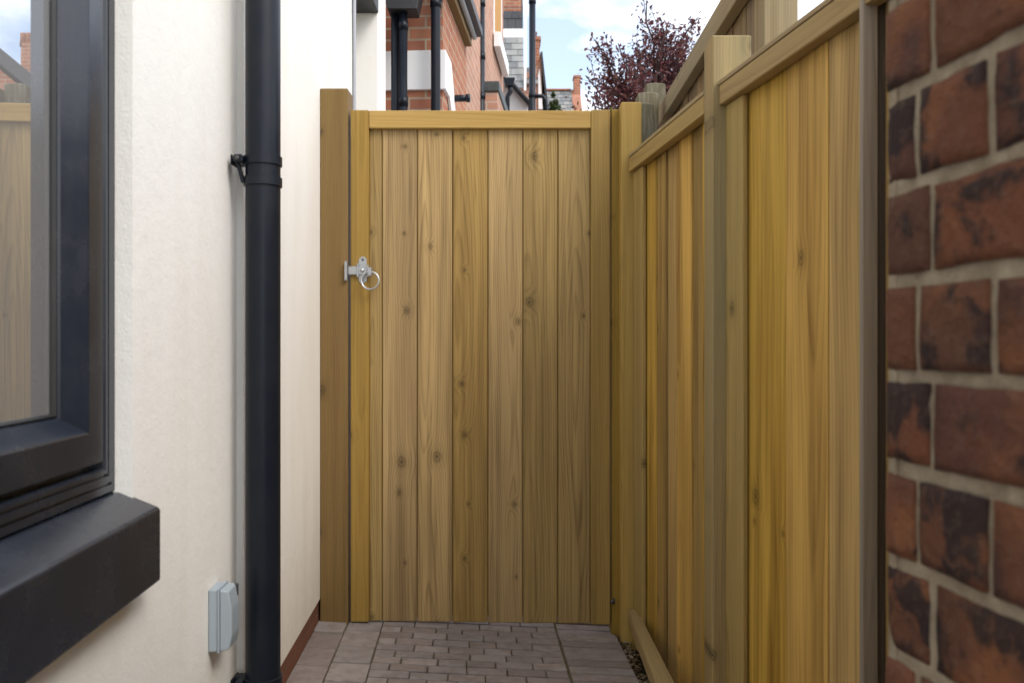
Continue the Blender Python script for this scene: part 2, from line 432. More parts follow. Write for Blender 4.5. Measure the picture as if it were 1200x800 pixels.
# ------------------------------------------------------------------ rendered house on the left (local x = out of the wall, y = along it)
HROT = math.atan(0.05)
house = thing('rendered_house', 'cream and white rendered house wall with dark grey window along the left of the passage', 'house', (-0.527, 0, 0), HROT)
H = Matrix.Translation((-0.527, 0, 0)) @ Matrix.Rotation(HROT, 4, 'Z')
WY0, WY1, WZ0, WZ1 = 0.06, 1.337, 0.786, 2.05
STEP = 1.935
w = MB()
TOP = 5.4
w.box(-5, 0.0, -2.6, WY0, 0.12, TOP, mi=0)
w.box(-5, 0.0, WY0, WY1, 0.12, WZ0 - 0.06, mi=0)
w.box(-5, 0.0, WY0, WY1, WZ1, TOP, mi=0)
w.box(-5, 0.0, WY1, STEP, 0.12, TOP, mi=0)
w.build('wall', M['render_rough'], house)
w = MB()
w.box(-5, 0.004, STEP, 3.80, 0.118, TOP, 0.002, mi=0)
w.build('smooth_wall', M['render'], house)
w = MB()
w.box(-0.02, 0.017, STEP - 0.002, STEP + 0.03, 0.119, TOP - 0.01, 0.002)
w.build('joint_strip', M['render'], house)
w = MB()
w.box(-4.9, -0.003, STEP + 0.002, 3.79, -0.15, 0.117)
w.box(-4.9, -0.008, -2.5, STEP, -0.15, 0.119)
w.build('plinth', M['plinth'], house)
w = MB()
w.box(-5.1, 0.20, -2.7, 3.85, TOP, TOP + 0.12, 0.01)
for s in (0,):
    w.prism([(-5.1, -2.7, TOP + 0.12), (0.2, -2.7, TOP + 0.12), (-2.5, -2.7, TOP + 1.9)], (0, 6.55, 0))
w.build('roof', M['dark_slate'], house)


def ring(mb, prof, y0, y1, z0, z1, mi=0):
    """frame section prof = [(inset, x)], swept with mitres round the opening"""
    tb = bmesh.new()
    loops = []
    for (yy, zz, sy, sz) in ((y0, z0, 1, 1), (y1, z0, -1, 1), (y1, z1, -1, -1), (y0, z1, 1, -1)):
        loops.append([tb.verts.new((x, yy + sy * u, zz + sz * u)) for (u, x) in prof])
    n = len(prof)
    for i in range(4):
        a, b = loops[i], loops[(i + 1) % 4]
        for k in range(n):
            tb.faces.new((a[k], a[(k + 1) % n], b[(k + 1) % n], b[k]))
    bmesh.ops.recalc_face_normals(tb, faces=tb.faces[:])
    mb.take(tb, mi)


w = MB()
ring(w, [(0.0, -0.09), (0.0, -0.030), (0.003, -0.026), (0.014, -0.026), (0.0145, -0.029), (0.018, -0.029), (0.0185, -0.024), (0.029, -0.024), (0.0295, -0.028), (0.033, -0.028), (0.0335, -0.024),
         (0.040, -0.024), (0.042, -0.028), (0.042, -0.09)], WY0, WY1, WZ0, WZ1)
window = w.build('window', M['upvc'], house)
window['label'] = 'dark grey window frame set in the cream wall'
w = MB()
ring(w, [(0.0425, -0.088), (0.0425, -0.042), (0.052, -0.042), (0.052, -0.026), (0.0545, -0.0225), (0.100, -0.0225), (0.1025, -0.024), (0.124, -0.052), (0.126, -0.056), (0.126, -0.088)], WY0, WY1, WZ0, WZ1)
w.build('sash', M['upvc'], window)
w = MB()
ring(w, [(0.1262, -0.080), (0.1262, -0.058), (0.129, -0.0555), (0.132, -0.060), (0.132, -0.080)], WY0, WY1, WZ0, WZ1)
w.build('gasket', M['gasket'], window)
w = MB()
w.box(-0.074, -0.064, WY0 + 0.1263, WY1 - 0.1263, WZ0 + 0.1263, WZ1 - 0.1263)
w.build('pane', M['glass'], window)
w = MB()
w.prism([(-0.088, -0.1, 0.7848), (-0.022, -0.1, 0.7848), (0.036, -0.1, 0.760), (0.040, -0.1, 0.756), (0.040, -0.1, 0.646), (0.037, -0.1, 0.643), (-0.088, -0.1, 0.643)], (0, 1.445, 0), bev=0.0015)
w.build('sill', M['sillm'], window)

# ------------------------------------------------------------------ drainpipe on the house
px, py = -0.5485, 1.88
dp = thing('drainpipe', 'thick black plastic drainpipe running down the white wall with a double band clip', 'drainpipe', (px, py, 0))
r = 0.0375
w = MB()
w.tube([(0, 0, z * 0.25) for z in range(0, 21)], r, 40)
w.build('pipe', M['pipe'], dp)


def bracket(z, both=True):
    w = MB()
    for dz in ((0.0, -0.046) if both else (0.0,)):
        w.tube([(0, 0, z + dz - 0.0105), (0, 0, z + dz - 0.0095), (0, 0, z + dz + 0.0095), (0, 0, z + dz + 0.0105)], [r + 0.0005, r + 0.0036, r + 0.0036, r + 0.0005], 64, smooth=False)
    # back plate and the two angled arms that run to the wall
    w.box(-0.066, -0.0372, -0.006, 0.020, z - 0.009, z + 0.009, 0.002)
    w.box(-0.064, -0.060, -0.026, 0.022, z - 0.012, z + 0.011, 0.002)
    w.box(-0.054, -0.034, -0.038, 0.004, z - 0.0085, z + 0.0085, 0.003)
    if both:
        w.prism([(-0.052, -0.026, z - 0.008), (-0.045, -0.026, z - 0.010), (-0.033, -0.024, z - 0.052), (-0.041, -0.024, z - 0.050)], (0, 0.012, 0))
    b = w.build('bracket', M['pipe'], dp)
    w = MB()
    w.tube([(-0.045, -0.0385, z), (-0.045, -0.0395, z), (-0.045, -0.0415, z)], [0.005, 0.005, 0.003], 12)
    w.build('screw', M['screw'], b)


bracket(1.416)
bracket(0.275, False)
bracket(2.9)

# ------------------------------------------------------------------ grey electrical box
y0 = 1.722
eb = thing('junction_box', 'small weathered grey outdoor electrical box fixed low on the wall beside the drainpipe', 'electrical box', tuple(H @ Vector((0.0005, y0, 0.394))), HROT)
w = MB()
w.box(0, 0.018, 0, 0.060, 0.0, 0.126, 0.003, seg=2)
w.build('back_box', M['boxplastic'], eb)
w = MB()
w.box(0.0182, 0.0225, -0.002, 0.062, -0.002, 0.128, 0.0012)
w.prism([(0.0226, 0, 0.001), (0.0226, 0, 0.125), (0.040, 0, 0.122), (0.0465, 0, 0.085), (0.0465, 0, 0.030), (0.041, 0, 0.004)], (0, 0.060, 0), bev=0.0022)
lid = w.build('lid', M['boxplastic'], eb)
w = MB()
w.box(0.026, 0.0455, 0.052, 0.0585, 0.098, 0.1225, 0.001)
w.build('hinge', M['screw'], eb)

# ------------------------------------------------------------------ gate and its posts
YG = 2.99
def gx(p): return (p - 600) / F * YG
def gz(p): return EYE + (400 - p) / F * YG


gp = thing('gate_post', 'brown timber gate post, taller than the gate, against the white wall on the latch side', 'post', (0, 0, 0))
w = MB()
x0, x1 = gx(375), gx(407.8)
zb = gz(727)
w.box(x0, x1, YG - 0.004, YG + 0.092, zb - 0.1, gz(104), 0.003, rnd=0.31)
w.build('post', M['brown_post'], gp)
w = MB()   # keep for the latch bar
w.box(gx(404.8), gx(408.0), YG - 0.020, YG - 0.0045, gz(329), gz(306.5), 0.001)
w.build('latch_keep', M['zinc'], gp)

gate = thing('garden_gate', 'pale softwood boarded garden gate, closed, with a metal ring latch', 'gate', (0, 0, 0))
zb, zt = gz(728.5), gz(129)
w = MB()
w.box(gx(410.8), gx(432), YG, YG + 0.045, zb, zt, 0.0025, rnd=0.47)
w.build('stile', M['gate_stile'], gate)
w = MB()
w.box(gx(692.6), gx(715), YG, YG + 0.045, gz(731.5), zt + 0.001, 0.0025, rnd=0.395)
w.build('stile', M['gate_stile'], gate)
w = MB()
w.box(gx(432.3), gx(692.3), YG + 0.001, YG + 0.045, gz(150.3), gz(129.5), 0.0025, grain='x', rnd=0.23)
w.build('top_rail', M['gate_rail'], gate)
w = MB()
ed = [432.3, 447.6, 488.8, 530.2, 571.8, 612.6, 653.8, 692.3]
K = 1.0067   # boards sit 20 mm behind the frame face
for i in range(7):
    a, b = gx(ed[i]) * K, gx(ed[i + 1]) * K
    w.box(a + 0.0012, b - 0.0012, YG + 0.020 + (i % 2) * 0.0006, YG + 0.040, gz(729.5 + 0.5 * i), gz(150.6) + 0.004, 0.0032, rnd=[0.12, 0.57, 0.33, 0.74, 0.05, 0.93, 0.645][i])
w.box(gx(432.3), gx(692.3), YG + 0.0405, YG + 0.0440, zb + 0.01, gz(150.3) - 0.001)   # back lining closes the grooves
w.build('boarding', M['gate_board'], gate)
# latch on the gate
def lz(p): return gz(p)
w = MB()
cx = gx(425.3)
tb_pts = []
hw = 0.0138
zt2, zb2 = lz(300.8) - hw, lz(332.5) + hw
pts = [(cx + hw * math.cos(a), YG - 0.0035, zt2 + hw * math.sin(a)) for a in [i * math.pi / 10 for i in range(11)]]
pts += [(cx - hw, YG - 0.0035, zb2), (cx - hw * 0.7, YG - 0.0035, zb2 - hw * 0.8), (cx + hw * 0.2, YG - 0.0035, zb2 - hw), (cx + hw, YG - 0.0035, zb2 - hw * 0.3)]
w.prism(pts, (0, 0.003, 0))
latch = w.build('latch', M['zinc'], gate)
w = MB()
w.box(gx(408.6), gx(431), YG - 0.0095, YG - 0.0040, lz(322), lz(312.2), 0.0012)
w.box(gx(418.5), gx(421), YG - 0.013, YG - 0.001, lz(325), lz(309), 0.0015)
w.box(gx(430), gx(433), YG - 0.014, YG - 0.001, lz(325), lz(311), 0.0015)
w.build('bar', M['zinc'], latch)
w = MB()
w.tube([(gx(425), YG - 0.0036, lz(317)), (gx(425), YG - 0.010, lz(317)), (gx(425), YG - 0.014, lz(317)), (gx(425), YG - 0.016, lz(317))], [0.0075, 0.0075, 0.006, 0.002], 14)
w.box(gx(431), gx(437), YG - 0.020, YG - 0.004, lz(324), lz(314), 0.003)
w.build('boss', M['zinc'], latch)
w = MB()
rc = Vector((gx(435), YG - 0.021, lz(329.2)))
w.tube([rc + 0.0305 * Vector((math.cos(a), 0.12 * math.sin(a), math.sin(a))) for a in [i * 2 * math.pi / 40 for i in range(40)]], 0.0033, 12, closed=True)
w.build('ring', M['zinc'], latch)
for p in ((425.3, 304.5), (424, 328.5)):
    w = MB()
    w.tube([(gx(p[0]), YG - 0.0036, lz(p[1])), (gx(p[0]), YG - 0.0050, lz(p[1])), (gx(p[0]), YG - 0.0056, lz(p[1]))], [0.0045, 0.004, 0.002], 12)
    w.build('screw', M['screw'], latch)

hp = thing('hinge_post', 'slim timber gate post right of the gate beside the yellow corner post', 'post')
w = MB()
w.box(gx(716.8), gx(729.2), YG + 0.004, YG + 0.095, -0.12, gz(128), 0.003, rnd=0.52)
w.build('post', M['hinge_wood'], hp)
w = MB()
w.tube([(gx(714.5), YG - 0.001, gz(705)), (gx(719), YG - 0.001, gz(705))], 0.004, 10)
w.tube([(gx(718), YG + 0.003, gz(704)), (gx(720.5), YG + 0.0005, gz(704))], 0.010, 12)
w.build('hinge_pin', M['screw'], hp)

cp = tag(None or MB.build((lambda m: (m.box(0.376, 0.446, 2.935, 3.005, -0.15, 1.843, 0.003, rnd=0.15), m)[1])(MB()), 'corner_post', M['corner_wood']),
         'bright yellow timber corner post between the gate and the fence', 'post')

# ------------------------------------------------------------------ right-hand fence panels
def panel(name, label, p0, p1, top, pitch, batten, seed, rail=(0.056, 0.030), bottom=-0.02):
    """p0 far end, p1 near end of the framing's passage face; local x runs towards the camera, passage on the -y side"""
    rs = random.Random(seed)
    d = Vector((p1[0] - p0[0], p1[1] - p0[1]))
    L = d.length
    th = thing(name, label, 'fence', (p0[0], p0[1], 0), math.atan2(d.y, d.x), 'panels of the passage fence')
    rh, rt = rail
    w = MB()
    w.box(0.0, L, 0.0, rt, top - rh, top - 0.008, 0.002, grain='x', rnd=rs.random())
    w.build('top_rail', M['rail_tan'], th)
    w = MB()
    w.box(0.0, L, -0.002, rt + 0.04, top - 0.0075, top + 0.004, 0.0015, grain='x', rnd=rs.random())
    w.build('capping', M['rail_tan'], th)
    w = MB()
    w.box(0.001, batten, rt - 0.014, rt, bottom, top - rh - 0.0005, 0.0025, rnd=rs.random())
    w.build('batten', M['fence_frame'], th)
    w = MB()
    x = batten - 0.03
    i = 0
    while x < L - 0.01:
        x1 = min(x + pitch * rs.uniform(0.93, 1.07), L)
        # feather-edge board: thick edge laps over the thin edge of the next
        y = rt + 0.001 + (0.0 if pitch > 0.15 else [0.0, 0.004, 0.011, 0.002, 0.008][i % 5])
        tb = bmesh.new()
        tk = rs.uniform(0.013, 0.018)
        pts = [(x, y + 0.018), (x, y), (x1, y + tk * 0.6), (x1, y + 0.018)]
        if i % 3 == 1:
            pts = [(x, y + 0.018), (x, y + 0.007), (x1, y), (x1, y + 0.018)]
        w.prism([(a, b, bottom + rs.uniform(0, 0.008)) for a, b in pts], (0, 0, top - 0.012 - bottom), rnd=rs.random(), bev=0.0012)
        x = x1 + (0.0045 if pitch > 0.15 else 0.003)
        i += 1
    w.box(0.0, L, rt + 0.030, rt + 0.036, bottom, top - 0.03)
    w.build('boarding', M['fence_board'], th)
    return th


panel('timber_fence', 'short yellow timber fence panel nearest the gate, between the corner post and the tall post', (0.400, 2.92), (0.4885, 2.176), 1.655, 0.108, 0.110, 3)
panel('timber_fence', 'larger yellow timber fence panel beside the brick wall, with wide boards', (0.5055, 2.083), (0.709, 0.802), 1.652, 0.195, 0.100, 11, bottom=-0.04)
mp = MB()
mp.box(0.4895, 0.5855, 2.0855, 2.1745, -0.2, 1.768, 0.003, rnd=0.61)
tag(mp.build('fence_post', M['post_wood']), 'square timber fence post standing above the rails between the two yellow fence panels', 'post')
tp = MB()  # dark strip added where there is only a shaded gap
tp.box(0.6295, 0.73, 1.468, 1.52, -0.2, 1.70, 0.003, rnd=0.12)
tag(tp.build('gap_shade_strip', M['gap_shade']), 'narrow dark strip added for the shade in the gap between the silvery timber and the near brick wall', 'post')
ep = MB()
ep.box(0.599, 0.6285, 1.462, 1.4745, -0.2, 1.72, 0.003, rnd=0.42)
tag(ep.build('end_post', M['grey_wood']), 'silvery grey weathered timber upright between the fence and the brick wall', 'post')

w = MB()
e0a, e0b, e1a, e1b = at(736, 713, 2.92), at(747, 712, 2.92), at(769, 800, 2.285), at(791, 800, 2.285)
for e in (e0a, e0b, e1a, e1b):
    e.z = 0.106
d = (e1a - e0a) * 0.45
e1a += d
e1b += (e1b - e0b) * 0.45
w.prism([e0a, e0b, e1b, e1a], (0, 0, -0.048), grain='y', rnd=0.37, bev=0.0025)
tag(w.build('edging_timber', M['rail_tan']), 'long square timber rail lying low at the foot of the fence', 'timber rail')

# neighbour's taller fence behind
nf = thing('neighbour_fence', 'taller dark weathered board fence rising behind the yellow fence', 'fence', (0.7056, 4.2, 0), math.atan2(2.45 - 4.2, 0.681 - 0.7056))
w = MB()
w.box(0, 1.75, 0.0, 0.04, 2.06, 2.145, 0.003, grain='x', rnd=0.4)
w.build('top_rail', M['weathered_rail'], nf)
w = MB()
x = 0.0
while x < 1.64:
    x1 = min(1.64, x + random.uniform(0.085, 0.11))
    w.box(x, x1 - 0.003, 0.041 + random.uniform(0, 0.006), 0.060, 0.0, 2.13, 0.002)
    x = x1
w.box(0, 1.64, 0.0605, 0.066, 0.0, 2.1)
w.build('boarding', M['weathered'], nf)
w = MB()
w.box(1.645, 1.75, 0.042, 0.14, 0.0, 2.4, 0.003, rnd=0.2)
w.build('post', M['weathered_rail'], nf)

# mossy posts beyond the corner, each rounded on top
def mossy(px0, px1, py, Y, label, rz=0.02):
    w = MB()
    a, b = at(px0, py, Y), at(px1, py, Y)
    n = 10
    pts = [(a.x, Y, -0.1), (b.x, Y, -0.1)]
    h = 0.010 * Y / 3
    for i in range(n + 1):
        s = i / n
        pts.append((b.x + (a.x - b.x) * s, Y, a.z - h + h * math.sin(math.pi * (0.12 + 0.76 * s)) ** 0.6))
    w.prism(pts, (0, 0.09, 0), bev=0.004)
    tag(w.build('mossy_post', M['mossy']), label, 'post', 'old mossy posts behind the fence corner')


mossy(743, 767, 120.5, 3.25, 'broad grey green mossy post directly behind the yellow corner post')
mossy(747.5, 772, 108, 3.9, 'lower of two old mossy post tops peeping over the broad mossy post')
mossy(757, 780, 97, 4.5, 'higher of two old mossy post tops, against the purple tree')

# ------------------------------------------------------------------ foreground brick wall
BA = math.atan(0.14)
bwall = thing('brick_wall', 'old red and black brick wall with thick pale mortar in the right foreground', 'wall', (0.339, 0.776, 0), BA)
# local frame: x out of the wall towards +x (into the wall), -y towards the camera
w = MB()
course = 0.0832
z0 = EYE + (400 - 438) / F * 0.776          # mortar line at y=438
k0 = -int((z0 + 0.15) / course) - 1
tbm = bmesh.new()
rb = random.Random(5)


def brick(wm, y0, y1, za, zb, rnd):
    tb = bmesh.new()
    bmesh.ops.create_cube(tb, size=1.0)
    cx0, cx1 = 0.0, 0.10
    pr = rb.uniform(-0.002, 0.0015)
    for v in tb.verts:
        v.co = Vector(((cx0 + cx1) / 2 + v.co.x * 0.10 + pr, (y0 + y1) / 2 + v.co.y * (y1 - y0), (za + zb) / 2 + v.co.z * (zb - za)))
    bmesh.ops.subdivide_edges(tb, edges=tb.edges[:], cuts=7, use_grid_fill=True)
    s = rb.random() * 50
    for v in tb.verts:
        dy = min(v.co.y - y0, y1 - v.co.y)
        dz = min(v.co.z - za, zb - v.co.z)
        e = min(dy, dz)
        # worn arris and uneven face
        if v.co.x < 0.02:
            c = max(0.0, 0.006 - e) / 0.006
            v.co.x += 0.0022 * c * (0.6 + 0.8 * abs(mnoise.noise(Vector((s, v.co.y * 40, v.co.z * 40)))))
            if dy < 0.012 and dz < 0.012:
                v.co.x += 0.0008
        n = mnoise.noise_vector(Vector((v.co.y * 30 + s, v.co.z * 30, s)))
        v.co.y += n.x * 0.0016
        v.co.z += n.y * 0.0026
        v.co.x += n.z * 0.0012
    wm.take(tb, 0, rnd, (0.0, (y0 + y1) / 2, (za + zb) / 2), 'z', smooth=True)


yend = 0.0
for k in range(k0, 7):
    za = z0 + k * course + 0.0065 + rb.uniform(-0.001, 0.001)
    zb = z0 + (k + 1) * course - 0.0065
    odd = (k % 2 == 0)
    y = yend
    if odd:
        seq = [0.040, 0.083, 0.200, 0.085, 0.2, 0.085, 0.2, 0.085, 0.2]
    else:
        seq = [0.061, 0.205, 0.085, 0.2, 0.085, 0.2, 0.085, 0.2, 0.085]
    for ln in seq:
        ln = ln * rb.uniform(0.97, 1.03) - 0.001
        rv = rb.random()
        brick(w, y - ln, y, za, zb, rv)
        y -= ln + 0.0105
ytot = y
w.build('bricks', M['old_brick'], bwall)
w = MB()
tb = bmesh.new()
ny, nz_ = 130, 150
zz0, zz1 = z0 + k0 * course, z0 + 7 * course
g = {}
for i in range(ny + 1):
    for j in range(nz_ + 1):
        yy = -0.002 + (ytot + 0.002) * (i / ny) ** 1.6
        zz = zz0 + (zz1 - zz0) * j / nz_
        xx = 0.0048 + 0.0022 * mnoise.noise(Vector((yy * 45, zz * 45, 3.0))) + 0.0012 * mnoise.noise(Vector((yy * 140, zz * 140, 9.0)))
        g[i, j] = tb.verts.new((xx, yy, zz))
for i in range(ny):
    for j in range(nz_):
        tb.faces.new((g[i, j], g[i + 1, j], g[i + 1, j + 1], g[i, j + 1]))
w.take(tb, 0, 0.5, smooth=True)
w.box(0.012, 0.45, ytot, -0.013, zz0, zz1)
w.box(0.0035, 0.45, -0.0125, -0.0008, zz0, zz1)
w.build('mortar', M['mortar'], bwall)
w = MB()
w.box(-0.02, 0.47, ytot, 0.02, zz1 + 0.001, zz1 + 0.07, 0.006)
w.build('coping', M['path'], bwall)

# ------------------------------------------------------------------ ground, paving, soil
w = MB()
w.prism([(-200, -100, -0.16), (200, -100, -0.16), (200, 300, -0.16), (-200, 300, -0.16)], (0, 0, -0.2))
tag(w.build('ground', M['ground']), kind='structure')

tilt = Matrix.Rotation(math.atan(0.0455), 4, 'Y')
tilt.translation = Vector((0, 0, 0.0104))
shear = Matrix(((1, -0.05, 0, 0), (0, 1, 0, 0), (0, 0, 1, 0), (0, 0, 0, 1)))      # courses follow the house wall
G = tilt @ shear
w = MB()
rp = random.Random(3)


def sett(x0, x1, y0, y1):
    h = rp.uniform(-0.0016, 0.0012)
    j = 0.002
    w.box(x0 + 0.001 + rp.uniform(0, j), x1 - 0.001 - rp.uniform(0, j), y0 + 0.0032 + rp.uniform(0, j * .5), y1 - 0.0032 - rp.uniform(0, j * .5), -0.05, h, 0.003, seg=2, rnd=rp.random(), jit=0.0004, mat=G)


def ux(pxx, pyy):
    Y = (EYE - 0.012) / (pyy - 400) * F
    return (pxx - 600) / F * Y + 0.05 * Y
xA, xB, xC, xD, xE = -0.532, ux(410.7, 730), ux(450, 732), ux(651, 733), 0.515
y = -0.6
while y < 4.3:
    p = 0.145 * rp.uniform(0.97, 1.03)
    sett(xA, xB, y, y + p)
    sett(xB, xC, y + 0.03, y + p + 0.03)
    y += p
y = -0.6
row = 0
while y < 4.3:
    p = 0.058 * rp.uniform(0.95, 1.05)
    x = xC
    first = True
    while x < xD - 0.01:
        l = rp.choice([0.112, 0.116, 0.12, 0.124, 0.09]) if not (first and row % 2) else rp.uniform(0.055, 0.07)
        first = False
        x1 = x + l
        if xD - x1 < 0.05:
            x1 = xD
        sett(x, x1, y, y + p)
        x = x1
    y += p
    row += 1
y = -0.6
while y < 4.3:
    p = 0.0585 * rp.uniform(0.97, 1.03)
    sett(xD + 0.004, xE, y, y + p)
    y += p
tag(w.build('paving', M['paver']), kind='structure')
w = MB()
w.box(xA - 0.02, xE + 0.002, -0.6, 4.32, -0.12, -0.009, mat=G)
tag(w.build('paving_bed', M['sand']), kind='structure')
w = MB()
w.box(-0.9, 3.0, 4.33, 14, -0.15, 0.0)
tag(w.build('path', M['path']), kind='structure')
# soil strip along the fence
w = MB()
tb = bmesh.new()
g = {}
for i in range(15):
    for j in range(120):
        xx = 0.335 + 0.34 * i / 14
        yy = 0.3 + 3.6 * j / 119
        zz = -0.035 + 0.016 * mnoise.noise(Vector((xx * 22, yy * 22, 0))) + 0.008 * mnoise.noise(Vector((xx * 70, yy * 70, 5)))
        if i == 0:
            zz = -0.09
        g[i, j] = tb.verts.new((xx + 0.02, yy, zz))
for i in range(14):
    for j in range(119):
        tb.faces.new((g[i, j], g[i + 1, j], g[i + 1, j + 1], g[i, j + 1]))
w.take(tb, 0, 0.3, smooth=True)
tag(w.build('soil', M['soil']), kind='structure')
w = MB()
rl = random.Random(9)
for i in range(900):
    yy = rl.uniform(2.0, 3.02)
    xx = 0.365 + abs(rl.gauss(0, 0.03))
    s = rl.uniform(0.003, 0.008)
    tb = bmesh.new()
    if rl.random() < 0.5:
        bmesh.ops.create_icosphere(tb, subdivisions=1, radius=s)
        sq = Vector((1, rl.uniform(0.6, 1.2), rl.uniform(0.4, 0.8)))
        for v in tb.verts:
            v.co = Vector((v.co.x * sq.x, v.co.y * sq.y, v.co.z * sq.z))
    else:
        vs = [tb.verts.new(p) for p in ((-s * 1.6, 0, 0), (0, -s * .7, s * .3), (s * 1.6, 0, 0), (0, s * .7, s * .3))]
        tb.faces.new(vs)
    m = Matrix.Translation((xx, yy, -0.022 + rl.uniform(-0.006, 0.012))) @ Matrix.Rotation(rl.uniform(0, 6.3), 4, 'Z') @ Matrix.Rotation(rl.uniform(-0.6, 0.6), 4, 'X')
    for v in tb.verts:
        v.co = m @ v.co
    w.take(tb, 0, rl.random())
tag(w.build('leaf_litter', M['litter']), kind='stuff')

# ------------------------------------------------------------------ what stands beyond the gate
# white porch with black flat roof
po = thing('white_porch', 'white rendered porch with a black soffit just beyond the gate', 'porch', (0, 0, 0))
w = MB()
w.prism([(-0.674, 4.3, -0.1), (-0.696, 4.70, -0.1), (-2.2, 4.70, -0.1), (-2.2, 4.3, -0.1)], (0, 0, 3.4), bev=0.004)
w.build('wall', M['render'], po)
w = MB()
w.box(-2.2, -0.672, 4.02, 4.298, 2.67, 2.76, 0.004)
w.build('soffit', M['soffit'], po)
w = MB()
w.tube([(-0.727, 3.93, -0.1), (-0.727, 3.93, 3.6)], 0.009, 12)
w.build('corner_bead', M['lead'], po)

# brick back extension
DB = math.atan(0.08)
b2 = thing('brick_extension', 'orange red brick back extension with a white painted band beyond the gate', 'house', (-0.4536, 5.6, 0), -DB)
w = MB()
w.box(-2.6, 0.0, 0.0, 1.15, -0.1, 3.42)
w.build('wall', M['red_brick'], b2)
w = MB()
w.box(-2.6, 0.022, -0.022, 0.16, 2.668, 2.925, 0.003)
w.prism([(0.004, 0.165, 2.92), (0.004, 0.23, 2.92), (0.004, 0.75, 2.2), (0.004, 0.65, 2.2), (0.004, 0.165, 2.67)], (0.018, 0, 0))
w.build('band', M['white_paint'], b2)
w = MB()
w.prism([(-2.7, -0.15, 3.42), (0.13, -0.15, 3.42), (0.13, -0.15, 3.48), (-1.3, -0.15, 4.5), (-2.7, -0.15, 3.48)], (0, 1.3, 0))
w.build('roof', M['dark_slate'], b2)
w = MB()
w.tube([(0.072, -0.16, 3.40), (0.072, 1.10, 3.40)], 0.020, 16)
w.build('gutter', M['lead'], b2)
w = MB()
w.box(0.001, 0.05, -0.14, 1.10, 3.33, 3.415, grain='y', rnd=0.3)
w.build('fascia', M['brown_post'], b2)
w = MB()
w.tube([(0.0, 0.38, 2.72), (0.125, 0.38, 2.72)], 0.024, 14)
w.tube([(0.105, 0.38, 2.72), (0.13, 0.38, 2.72)], 0.029, 14)
w.build('overflow_pipe', M['pipe'], b2)


def downpipe(px0, Y, rad, zt, label, bends=None, collars=(), group='black downpipes beyond the gate'):
    X = (px0 - 600) / F * Y
    th = thing('downpipe', label, 'drainpipe', (X, Y, 0), 0, group)
    w = MB()
    w.tube([(0, 0, -0.1), (0, 0, 1.0), (0, 0, zt)] + [Vector(b) + Vector((0, 0, zt)) for b in (bends or [])], rad, 24)
    w.build('pipe', M['pipe'], th)
    if collars:
        for z in collars:
            w = MB()
            w.tube([(0, 0, z - 0.03), (0, 0, z + 0.03)], rad * 1.16, 24)
            w.build('collar', M['pipe'], th)
    return th


cz = lambda py, Y: EYE + (400 - py) / F * Y
downpipe(463.5, 5.46, 0.029, 3.6, 'black downpipe left of a twin pair against the white porch corner, under the hopper', collars=())
downpipe(472.7, 5.42, 0.026, cz(12, 5.42), 'dark grey downpipe right of the twin pair, with sleeve joints', collars=(cz(30, 5.42), cz(119, 5.42)))
hop = MB()
a, b = at(455, 14, 5.40), at(489, 14, 5.40)
hop.prism([(a.x, 5.36, a.z), (b.x, 5.36, a.z), (b.x + 0.03, 5.36, a.z + 0.14), (a.x - 0.03, 5.36, a.z + 0.14)], (0, 0.16, 0), bev=0.006)
tag(hop.build('hopper', M['soffit']), 'black rainwater hopper box on top of the twin downpipes', 'hopper')
downpipe(510.5, 5.50, 0.031, cz(8, 5.5), 'single black downpipe crossing the white painted band', bends=[(0.015, 0, 0.05), (0.05, 0, 0.1), (0.11, 0, 0.16)], collars=(cz(4, 5.5),))
downpipe(564, 8.05, 0.034, 5.6, 'black downpipe on the tall pink brick house', collars=(cz(66, 8.05), cz(113, 8.05), cz(4, 8.05)))
dpt = downpipe(623.8, 12.0, 0.046, 7.0, 'tall black soil pipe against the sky beside the slate roof', collars=(cz(2, 12), cz(112, 12)))
w = MB()
w.tube([(0, 0, cz(113, 12)), (0.15, 0, cz(113, 12)), (0.19, 0, cz(118, 12)), (0.19, 0, cz(150, 12))], 0.03, 16)
w.build('branch', M['pipe'], dpt)

# tall pink brick house
b3 = thing('pink_brick_house', 'tall pale pink brick house with black downpipe behind the extension', 'house', (-0.398, 6.76, 0), -DB)
w = MB()
w.box(-4, 0.0, 0.0, 3.65, -0.1, 6.6)
w.build('wall', M['pink_brick'], b3)
w = MB()
w.prism([(-4.1, -0.1, 6.6), (0.15, -0.1, 6.6), (-2.0, -0.1, 8.2)], (0, 3.8, 0))
w.build('roof', M['dark_slate'], b3)


def b3_window(y0, y1, z0, z1, sill, pane):
    w = MB()
    ringp = [(0.0, 0.001), (0.0, 0.012), (0.05, 0.012), (0.05, 0.001)]
    ring(w, ringp, y0, y1, z0, z1)
    w.box(0.001, 0.012, y0 + 0.05, y1 - 0.05, (z0 + z1) / 2 - 0.02, (z0 + z1) / 2 + 0.02)
    f = w.build('window', M['white_upvc'], b3)
    w = MB()
    w.box(0.001, 0.006, y0 + 0.051, y1 - 0.051, z0 + 0.051, z1 - 0.051)
    w.build('pane', M[pane], f)
    w = MB()
    w.box(0.0125, 0.085, y0 - 0.08, y1 + 0.08, z0 - 0.16, z0 - 0.002, 0.005)
    w.build('sill', M[sill], f)
    w = MB()
    w.box(0.001, 0.02, y0 - 0.1, y1 + 0.1, z1 + 0.002, z1 + 0.2, 0.004)
    w.build('lintel', M[sill], f)


